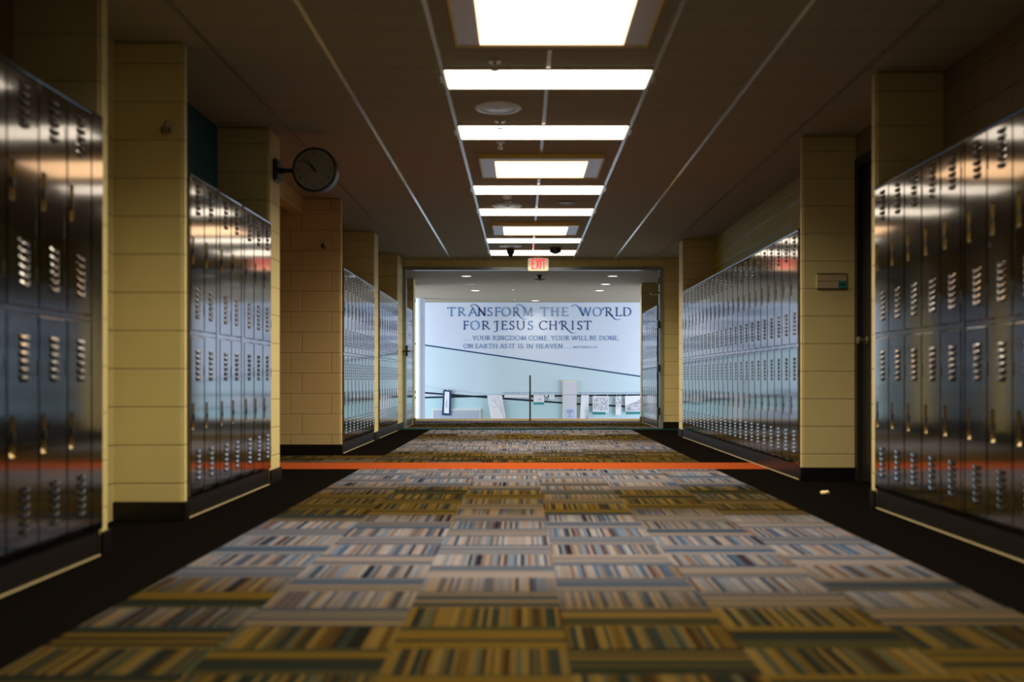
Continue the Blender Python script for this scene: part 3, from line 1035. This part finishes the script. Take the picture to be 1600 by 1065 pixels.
def box_lamp(y0, lens, label, power=1.0):
    """shallow dropped box 1.0 x 0.8 m with grey side panels and a warm middle pane."""
    x0, x1, y1 = -0.35, 0.66, y0 + 0.80
    z = CZ - 0.034
    yc = (y0 + y1) / 2
    root = empty('framed_ceiling_light', (0.155, yc, CZ))
    inv = Matrix.Translation((-0.155, -yc, -CZ))
    t = 0.012
    b = MB()
    b.box(x0, x1, y0, y0 + t, z - 0.004, CZ - 0.0005).box(x0, x1, y1 - t, y1, z - 0.004, CZ - 0.0005)
    b.box(x0, x0 + t, y0 + t, y1 - t, z - 0.004, CZ - 0.0005).box(x1 - t, x1, y0 + t, y1 - t, z - 0.004, CZ - 0.0005)
    ps = [b.build('housing', M['housing'], root)]
    for a, c in ((x0 + t, -0.222), (0.532, x1 - t)):
        w_ = MB().box(a, c, y0 + t, y1 - t, z, z + 0.006)
        ps.append(w_.build('side_panel', M['wing'], root))
    ps.append(MB().box(-0.222, 0.532, y0 + t, y0 + 0.13, z, z + 0.006).box(-0.222, 0.532, y1 - 0.04, y1 - t, z, z + 0.006)
              .build('end_strip', M['wing'], root))
    ps.append(MB().box(-0.222, 0.532, y0 + 0.13, y1 - 0.04, z - 0.003, z + 0.006).build('lens', lens, root))
    lamp_light(root, 0.75, 0.63, BOX_W * power, (1.0, 0.70, 0.42), 0.05)
    for o in ps:
        o.matrix_parent_inverse = inv
    tag(root, label, 'ceiling light', 'framed ceiling lights')


box_lamp(4.475, M['box_lens_near'], 'big framed warm ceiling lamp cut off by the top of the photo', 0.8)
box_lamp(7.94, M['box_lens'], 'framed warm ceiling lamp with grey side panels, the larger one')
box_lamp(11.42, M['box_lens'], 'framed warm ceiling lamp with grey side panels, the smaller far one')


# ------------------------------------------------------------------ small ceiling fittings
def speaker(y, label):
    X = -0.16
    root = empty('ceiling_speaker', (X, y, CZ))
    MB().lathe([(0.155, 0.0), (0.155, -0.004), (0.148, -0.009), (0.118, -0.010), (0.115, -0.005), (0.108, -0.005)], 0, 0, 0, seg=40)\
        .build('rim', M['grille'], root, smooth=True)
    MB().lathe([(0.108, -0.003), (0.107, -0.008), (0.03, -0.010), (0.02, -0.013), (0.0, -0.013)], 0, 0, 0, seg=32).build('grille', M['wing'], root, smooth=True)
    tag(root, label, 'speaker', 'round ceiling speakers')


speaker(6.58, 'round ceiling speaker between the two nearest strip lights')
speaker(10.30, 'round ceiling speaker just before the fourth strip light')
speaker(13.45, 'round ceiling speaker just before the farthest strip light')


def sprinkler(X, y, z, label, drop=0.05):
    root = empty('sprinkler', (X, y, z))
    MB().lathe([(0.036, 0.0), (0.034, -0.006), (0.012, -0.009)], 0, 0, 0, seg=20).build('escutcheon', M['wing'], root, smooth=True)
    MB().lathe([(0.011, -0.006), (0.009, -0.024)], 0, 0, 0, seg=12).box(-0.012, -0.009, -0.003, 0.003, -drop, -0.018)\
        .box(0.009, 0.012, -0.003, 0.003, -drop, -0.018).build('body', M['metal'], root)
    MB().lathe([(0.006, -drop + 0.004), (0.022, -drop), (0.020, -drop - 0.002), (0.0, -drop - 0.003)], 0, 0, 0, seg=16).build('deflector', M['metal'], root, smooth=True)
    tag(root, label, 'sprinkler', 'ceiling sprinklers')


sprinkler(-0.155, 5.62, CZ, 'small sprinkler just before the nearest strip light')
sprinkler(-0.155, 6.93, CZ, 'small sprinkler just before the second strip light')
sprinkler(-0.165, 7.54, CZ, 'small sprinkler just before the larger framed lamp')
sprinkler(-0.140, 10.08, CZ, 'small sprinkler beside the middle round speaker')
sprinkler(-0.155, 12.55, CZ, 'small sprinkler just behind the smaller framed lamp')
sprinkler(-0.10, 16.1, LZ, 'nearest sprinkler on the grey ceiling beyond the doorway')
sprinkler(-0.165, 18.2, LZ, 'middle sprinkler on the grey ceiling beyond the doorway')
sprinkler(-0.165, 20.6, LZ, 'farthest sprinkler on the grey ceiling, close to the mural wall')


def detector(X, y, z, label, prof, mat, name='smoke_detector', cat='detector'):
    root = empty(name, (X, y, z))
    MB().lathe([(prof[0][0] * 1.12, 0.0), (prof[0][0] * 1.12, -0.008)], 0, 0, 0, seg=24).build('base', mat, root, smooth=True)
    MB().lathe(prof, 0, 0, 0, seg=24).build('cover', mat, root, smooth=True)
    tag(root, label, cat)


detector(-0.15, 9.78, CZ, 'small pale smoke detector just behind the third strip light',
         [(0.045, -0.006), (0.042, -0.022), (0.02, -0.03), (0.0, -0.031)], M['white'])
detector(0.45, 10.1, CZ, 'flat disc detector right of the middle round speaker',
         [(0.075, -0.004), (0.07, -0.012), (0.0, -0.014)], M['tbar_dark'])
detector(-0.16, 13.72, CZ, 'dark cone shaped detector hanging before the farthest strip light',
         [(0.055, -0.006), (0.052, -0.05), (0.026, -0.10), (0.012, -0.125), (0.0, -0.127)], M['black'])
detector(0.455, 13.65, CZ, 'flat dark smoke detector on the right before the farthest strip light',
         [(0.08, -0.008), (0.078, -0.055), (0.05, -0.07), (0.02, -0.082), (0.0, -0.083)], M['black'])
# three lobed fitting hanging behind the exit sign
r = empty('hanging_detector', (0.275, 15.7, LZ))
MB().lathe([(0.05, 0.0), (0.045, -0.012), (0.02, -0.06), (0.016, -0.07)], 0, 0, 0, seg=20).build('stem', M['black'], r, smooth=True)
b = MB()
for k in range(3):
    b.lathe([(0.03, -0.062), (0.032, -0.075), (0.026, -0.088), (0.0, -0.092)], (k - 1) * 0.055, 0, -0.006 if k == 1 else 0, seg=16)
b.build('lobe_cover', M['metal'], r, smooth=True)
tag(r, 'small dark three lobed fitting hanging just below the EXIT sign', 'detector')

for X, yv, on, lb in ((-0.89, 15.85, 1, 'nearest recessed downlight on the left beyond the doorway'),
                      (-0.90, 17.2, 0, 'unlit middle downlight on the left of the grey ceiling'),
                      (-0.87, 18.45, 1, 'farther lit downlight on the left of the grey ceiling'),
                      (1.44, 15.85, 1, 'nearest recessed downlight on the right beyond the doorway'),
                      (1.44, 17.2, 1, 'middle recessed downlight on the right of the grey ceiling'),
                      (1.43, 18.45, 1, 'farthest recessed downlight on the right of the grey ceiling'),
                      (0.275, 20.85, 1, 'single recessed downlight right above the mural lettering')):
    r = empty('downlight', (X, yv, LZ))
    MB().lathe([(0.088, -0.0005), (0.088, -0.005), (0.078, -0.006), (0.076, -0.001)], 0, 0, 0, seg=28).build('rim', M['white'], r, smooth=True)
    MB().lathe([(0.076, -0.0005), (0.074, -0.004), (0.0, -0.005)], 0, 0, 0, seg=28).build('lens', M['down_lens'] if on else M['white'], r, smooth=True)
    if on:
        lamp_light(r, 0.14, 0.14, 9.0 if yv < 20 else 4.0, (1.0, 0.9, 0.74))
    tag(r, lb, 'downlight', 'recessed downlights')

# ------------------------------------------------------------------ exit sign
ex = empty('exit_sign', (0.235, 14.62, CZ))
MB().box(-0.152, 0.152, 0.0, 0.045, -0.208, -0.022).build('housing', M['exit_body'], ex, bevel=0.012, seg=3)
MB().box(-0.07, 0.07, 0.005, 0.04, -0.024, -0.0005).build('canopy', M['white'], ex, bevel=0.003)
bz, tz, yy = -0.186, -0.036, -0.0015
S = 0.018


def exl(b, pts, s=S):
    a, c = Vector(pts[0]), Vector(pts[1])
    d = (c - a).normalized()
    nn = Vector((-d.y, d.x)) * s / 2
    b.slab([tuple(a + nn), tuple(a - nn), tuple(c - nn), tuple(c + nn)], yy, 0.0005)


e = MB()
for q in (((-0.090, bz), (-0.090, tz)), ((-0.099, tz - S / 2), (-0.046, tz - S / 2)), ((-0.085, -0.108), (-0.054, -0.108)), ((-0.099, bz + S / 2), (-0.044, bz + S / 2))):
    exl(e, q)
e.build('letter', M['exit_red'], ex)
e = MB()
exl(e, ((-0.030, bz), (0.014, tz)))
exl(e, ((-0.030, tz), (0.014, bz)))
e.build('letter', M['exit_red'], ex)
e = MB()
exl(e, ((0.034, bz), (0.034, tz)))
e.build('letter', M['exit_red'], ex)
e = MB()
exl(e, ((0.082, bz), (0.082, tz)))
exl(e, ((0.050, tz - S / 2), (0.112, tz - S / 2)))
e.build('letter', M['exit_red'], ex)
tag(ex, 'small white sign with glowing red EXIT letters above the far doorway', 'sign')

# ------------------------------------------------------------------ clock on the left pillar
ck = empty('wall_clock', (-1.503, 7.20, 2.263))
R = 0.163
MB().lathe([(R, 0.0), (R, 0.09), (R - 0.012, 0.095), (R - 0.014, 0.09)], 0, 0, 0, axis='y', seg=56).build('case', M['black'], ck, smooth=True)
MB().lathe([(R, 0.002), (R - 0.002, -0.008), (R - 0.010, -0.012), (R - 0.017, -0.004), (R - 0.018, 0.002)], 0, 0, 0, axis='y', seg=56).build('bezel', M['black'], ck, smooth=True)
face = MB().lathe([(R - 0.017, -0.001), (0.0, -0.0012)], 0, 0, 0, axis='y', seg=48).build('face', M['clock_face'], ck)
for h in range(1, 13):
    a = math.radians(90 - 30 * h)
    text_obj('numeral', str(h), 0.034, (0.118 * math.cos(a), -0.0025, 0.118 * math.sin(a)), M['black'], face)
b = MB()
for k in range(60):
    a = math.radians(6 * k)
    s_, c_ = math.sin(a), math.cos(a)
    l0, l1, ww = (0.086, 0.094, 0.0014) if k % 5 == 0 else (0.089, 0.093, 0.0007)
    b.face([(l0 * s_ - ww * c_, -0.002, l0 * c_ + ww * s_), (l0 * s_ + ww * c_, -0.002, l0 * c_ - ww * s_),
            (l1 * s_ + ww * c_, -0.002, l1 * c_ - ww * s_), (l1 * s_ - ww * c_, -0.002, l1 * c_ + ww * s_)])
b.build('minute_track', M['black'], face)


def hand(name, deg, ln, tail, ww, yv):
    a = math.radians(deg)
    u, v = Vector((math.sin(a), math.cos(a))), Vector((math.cos(a), -math.sin(a)))
    p = [-tail * u - ww * v, -tail * u + ww * v, ln * u + ww * 0.6 * v, ln * u - ww * 0.6 * v]
    MB().slab([tuple(q) for q in p], yv, yv + 0.001).build(name, M['black'], ck)


hand('hour_hand', 326, 0.082, 0.02, 0.0055, -0.004)
hand('minute_hand', 313, 0.118, 0.025, 0.004, -0.006)
hand('second_hand', 249, 0.10, 0.03, 0.0012, -0.008)
MB().lathe([(0.008, -0.003), (0.008, -0.010), (0.0, -0.011)], 0, 0, 0, axis='y', seg=16).build('hub', M['black'], ck)
MB().tube((-0.155, 0.045, 0.0), (-0.27, 0.045, 0.0), 0.017, 16).tube((-0.225, 0.045, 0.0), (-0.255, 0.045, 0.0), 0.024, 16)\
    .build('bracket_arm', M['black'], ck, smooth=True)
MB().box(-0.297, -0.262, -0.03, 0.12, -0.082, 0.082).build('mounting_plate', M['black'], ck, bevel=0.012, seg=3)
tag(ck, 'round black-rimmed clock bracketed out from the left pillar', 'clock')


# ------------------------------------------------------------------ wall fittings on the left block walls
def wall_hook(X, yw, z, label):
    r = empty('wall_hook', (X, yw, z))
    MB().lathe([(0.026, 0.0), (0.026, -0.008), (0.014, -0.014), (0.012, -0.03)], 0, 0, 0, axis='y', seg=18).build('base', M['black'], r, smooth=True)
    MB().tube((0, -0.03, 0.002), (0.016, -0.055, 0.0), 0.010, 12).lathe([(0.009, 0.036), (0.013, 0.02), (0.013, -0.01), (0.022, -0.03), (0.0, -0.036)], 0.018, -0.055, 0, seg=16)\
        .build('hook', M['metal'], r, smooth=True)
    tag(r, label, 'hook', 'small wall hooks')


wall_hook(-1.893, 5.29, 2.07, 'small metal hook high on the nearest left block wall')
wall_hook(-1.968, 9.88, 2.066, 'small metal hook high on the tan wall below the clock')

# ------------------------------------------------------------------ room number sign
sg = empty('room_sign', (2.276, 7.33, 1.468))
MB().box(-0.108, 0.108, -0.012, -0.0005, -0.052, 0.052).build('panel', M['sign_metal'], sg)
MB().box(-0.112, 0.112, -0.016, -0.0005, 0.052, 0.058).box(-0.112, 0.112, -0.016, -0.0005, -0.058, -0.052)\
    .box(-0.104, 0.108, -0.0128, -0.012, 0.0, 0.003).build('rail', M['black'], sg)
MB().box(0.048, 0.106, -0.0135, -0.012, -0.051, 0.0).build('number_tab', M['teal_tab'], sg)
text_obj('number', '264', 0.03, (0.077, -0.0145, -0.022), M['black'], sg, width=0.05)
tag(sg, 'brushed metal room sign with teal 264 tab on the right pillar', 'sign')

# ------------------------------------------------------------------ scrap on the carpet
random.seed(4)
bm = bmesh.new()
bmesh.ops.create_icosphere(bm, subdivisions=2, radius=1.0)
for v in bm.verts:
    k = 0.75 + 0.5 * random.random()
    v.co = Vector((v.co.x * 0.03 * k, v.co.y * 0.022 * k, max(-0.0, (v.co.z + 0.35) * 0.017 * k)))
me = bpy.data.meshes.new('paper_scrap')
bm.to_mesh(me)
bm.free()
me.materials.append(M['crumb'])
o = bpy.data.objects.new('paper_scrap', me)
o.location = (1.975, 6.50, 0.0)
C.objects.link(o)
tag(o, 'small pale crumpled scrap on the dark carpet border before the right pillar', 'litter')

# ------------------------------------------------------------------ stair hall things
co = empty('column', (0, 0, 0))
cx, cd = px(657, 600, 20.3).x, 20.3
co.location = (cx, cd, -1.3)
MB().lathe([(0.092, 0.0), (0.092, 2.035), (0.090, 2.037), (0.090, 2.041), (0.092, 2.043), (0.092, LZ + 1.3)], 0, 0, 0, seg=40).build('shaft', M['column'], co, smooth=True)
MB().lathe([(0.11, 0.0), (0.11, 0.05), (0.094, 0.06)], 0, 0, 0, seg=40).build('foot', M['column'], co, smooth=True)
tag(co, 'slim round white column standing before the left of the mural', 'column')

po = empty('railing_post', (px(828.3, 600, 17.68).x, 17.68, 0.0))
MB().box(-0.014, 0.014, -0.02, 0.02, 0.006, 0.80).build('post', M['wood_post'], po, bevel=0.005)
MB().box(-0.035, 0.035, -0.035, 0.035, 0.0, 0.008).build('base_plate', M['wood_post'], po, bevel=0.002)
MB().lathe([(0.016, 0.0), (0.013, 0.012), (0.0, 0.018)], 0, 0, 0.797, seg=16).build('cap', M['wood_post'], po, smooth=True)
tag(po, 'slim dark upright post at the floor edge before the mural', 'post')

# artworks hung before the mural
AY = MY - 0.06


def art(name, pts, label, mat=None, cat='artwork', th=0.006, y=AY, group='artworks hung before the mural'):
    c = [sum(p[i] for p in pts) / len(pts) for i in (0, 1)]
    w0 = px(c[0], c[1], y)
    r = empty(name, (w0.x, y, w0.z))
    q = []
    for p in pts:
        k = px(p[0], p[1], y)
        q.append((k.x - w0.x, k.z - w0.z))
    MB().slab(q, 0, th).build('sheet', mat or M['paper'], r)
    tag(r, label, cat, group)
    return r, w0, q, y


def scribble(A, strokes, wd=0.006):
    """strokes given as fractions of the sheet (0..1 across, 0..1 up)."""
    r, w0, q, y = A
    tl, tr, br, bl = [Vector(v) for v in q]
    b = MB()
    for s in strokes:
        P = [(bl.lerp(br, u)).lerp(tl.lerp(tr, u), v) for u, v in s]
        nib(b, [tuple(p) for p in P], wd, wd, -0.002)
    b.build('drawing', M['ink'], r)


def tangle(rnd, x0, x1, z0, z1, k, turns=7):
    out = []
    for _ in range(k):
        x, z = rnd.uniform(x0, x1), rnd.uniform(z0, z1)
        s = [(x, z)]
        a = rnd.uniform(0, 6.28)
        for _ in range(turns):
            a += rnd.uniform(-1.3, 1.3)
            x = min(x1, max(x0, x + 0.07 * math.cos(a)))
            z = min(z1, max(z0, z + 0.07 * math.sin(a)))
            s.append((x, z))
        out.append(s)
    return out


rnd = random.Random(7)
A = art('framed_picture', [(692.6, 608.2), (705.3, 608.8), (704, 648.7), (690.4, 648.1)], 'tall narrow picture in a navy frame hung by the column', M['navy'], 'picture', 0.02)
r, w0, q, y = A
q2 = [(v[0] * 0.56, v[1] * 0.84) for v in q]
MB().slab(q2, -0.004, 0.002).build('mat_board', M['paper'], r)
b = MB()
for s in tangle(rnd, 0.42, 0.62, 0.3, 0.65, 6):
    tl, tr, br, bl = [Vector(v) for v in q]
    nib(b, [tuple((bl.lerp(br, u)).lerp(tl.lerp(tr, u), v)) for u, v in s], 0.004, 0.004, -0.006)
b.build('drawing', M['ink'], r)
A = art('notice_board', [(675, 638.5), (751, 638.5), (751, 668), (675, 668)], 'wide grey lined board in a white frame low on the mural wall', M['white'], 'board', 0.026, MY - 0.034)
r, w0, q, y = A
k = 0.028
q2 = [(q[0][0] + k, q[0][1] - k), (q[1][0] - k, q[1][1] - k), (q[2][0] - k, q[2][1] + k), (q[3][0] + k, q[3][1] + k)]
MB().slab(q2, -0.003, 0.002).build('panel', M['grey_board'], r)
b = MB()
for i in range(1, 9):
    z = q2[0][1] + (q2[3][1] - q2[0][1]) * i / 9
    b.slab([(q2[0][0], z), (q2[1][0], z), (q2[1][0], z - 0.006), (q2[0][0], z - 0.006)], -0.005, -0.002)
b.build('slat_line', M['ink'], r)
A = art('paper_sheet', [(761, 617.5), (784, 615.6), (792.5, 668), (769.5, 668)], 'large slanted white sheet with a faint branch drawing left of the post')
scribble(A, [[(0.95, 0.0), (0.9, 0.3), (0.75, 0.55), (0.5, 0.75), (0.3, 0.9)], [(0.78, 0.5), (0.8, 0.75), (0.7, 0.95)], [(0.6, 0.66), (0.35, 0.62), (0.15, 0.7)],
             [(0.5, 0.75), (0.55, 0.92)], [(0.4, 0.82), (0.18, 0.85)], [(0.85, 0.42), (0.95, 0.6), (0.92, 0.8)]], 0.005)
art('paper_sheet', [(788, 616), (826.5, 616), (826.5, 620.8), (788, 620.8)], 'long low white paper strip between slanted sheet and post')
A = art('paper_sheet', [(833.8, 616), (850.2, 616), (850.2, 628), (833.8, 628)], 'small white sheet with dark marks just right of the post')
scribble(A, tangle(rnd, 0.35, 0.75, 0.25, 0.6, 5, 4), 0.009)
art('paper_sheet', [(851.4, 616.5), (856, 616.5), (856, 619.3), (851.4, 619.3)], 'tiniest white paper scrap on the mural string')
A = art('paper_sheet', [(858, 616), (866.2, 616), (866.2, 623.2), (858, 623.2)], 'tiny white sheet left of the tall white panel')
scribble(A, [[(0.3, 0.5), (0.5, 0.56), (0.75, 0.5)]], 0.014)
A = art('tall_panel', [(878.8, 593.5), (901, 593.5), (901, 672), (878.8, 672)], 'tall white framed panel rising above the other artworks', M['white'], 'panel', 0.03, MY - 0.05)
r, w0, q, y = A
k = 0.018
q2 = [(q[0][0] + k, q[0][1] - 0.045), (q[1][0] - k, q[1][1] - 0.045), (q[2][0] - k, q[2][1] + k), (q[3][0] + k, q[3][1] + k)]
MB().slab(q2, -0.003, 0.002).build('insert', M['plinth'], r)
b = MB()
for i in range(1, 12):
    z = q2[0][1] + (q2[3][1] - q2[0][1]) * i / 19
    b.slab([(q2[0][0], z), (q2[1][0], z), (q2[1][0], z - 0.005), (q2[0][0], z - 0.005)], -0.0045, -0.002)
b.build('slat_line', M['mural_band'], r)
x0, z0 = mp(883, 653)
x1, z1 = mp(897.2, 637.8)
MB().slab([(x0 - w0.x, z1 - w0.z), (x1 - w0.x, z1 - w0.z), (x1 - w0.x, z0 - w0.z), (x0 - w0.x, z0 - w0.z)], -0.006, -0.003).build('print', M['paper_blue'], r)
b = MB()
xm, zm = (x0 + x1) / 2 - w0.x, z0 - w0.z
for s in ([(0, 0.03), (0.0, 0.13)], [(-0.05, 0.03), (0.0, 0.045), (0.05, 0.03)], [(0, 0.1), (-0.06, 0.15)], [(0, 0.1), (0.06, 0.15)],
          [(-0.07, 0.14), (-0.03, 0.165), (0.03, 0.165), (0.07, 0.14)], [(-0.06, 0.155), (0.0, 0.18), (0.06, 0.155)], [(-0.05, 0.14), (0.05, 0.14)]):
    nib(b, [(xm + a, zm + c) for a, c in s], 0.012, 0.010, -0.008)
b.build('drawing', M['ink'], r)
A = art('paper_sheet', [(908.2, 617), (920, 617), (918.8, 662), (905.8, 662)], 'slanted narrow sheet with a tower drawing beside the tall white panel')
scribble(A, [[(0.6, 0.05), (0.62, 0.55), (0.78, 0.75), (0.9, 0.55), (0.92, 0.05)], [(0.75, 0.1), (0.76, 0.6)]] + tangle(rnd, 0.58, 0.95, 0.05, 0.5, 10), 0.004)
A = art('paper_sheet', [(926, 618.4), (951.2, 618.6), (951, 643.8), (926, 643)], 'large square sheet with a dense pencil drawing around a blank shape')
scribble(A, [s for s in tangle(rnd, 0.08, 0.92, 0.1, 0.9, 70) if not (0.33 < s[0][0] < 0.6 and 0.25 < s[0][1] < 0.75)], 0.0045)
A = art('paper_sheet', [(962.2, 619.2), (970.5, 619.2), (970.4, 648), (962, 648)], 'narrow upright sheet between the two large pencil drawings')
scribble(A, tangle(rnd, 0.1, 0.9, 0.35, 0.95, 16), 0.0045)
A = art('paper_sheet', [(976.2, 618.4), (1008, 617.6), (1008, 642.5), (977.4, 643)], 'large drawing sheet partly hidden behind the right wall end')
scribble(A, [[(u, v * (0.35 + 0.6 * u)) for u, v in s] for s in tangle(rnd, 0.04, 0.98, 0.12, 0.95, 70)], 0.0045)
# the string they hang from
b = MB()
P = [px(x_, y_, AY - 0.015) for x_, y_ in ((660, 602), (700, 609), (762, 616), (830, 616.5), (905, 616), (1015, 615.5))]
for a, c in zip(P[:-1], P[1:]):
    b.tube(a, c, 0.003, 6)
st = b.build('display_string', M['ink'])
for x_ in (694, 699, 703, 723, 762, 783, 835, 849, 910, 919, 930, 949, 964, 969, 980):
    yv = 616.4 if x_ > 762 else 609 + (x_ - 700) * 7 / 62
    p = px(x_, yv, AY - 0.007)
    MB().box(p.x - 0.005, p.x + 0.005, p.y - 0.008, p.y - 0.0006, p.z - 0.02, p.z + 0.025).build('clip', M['white'], st)
tag(st, 'thin string with clips running across the lower mural wall', 'string')
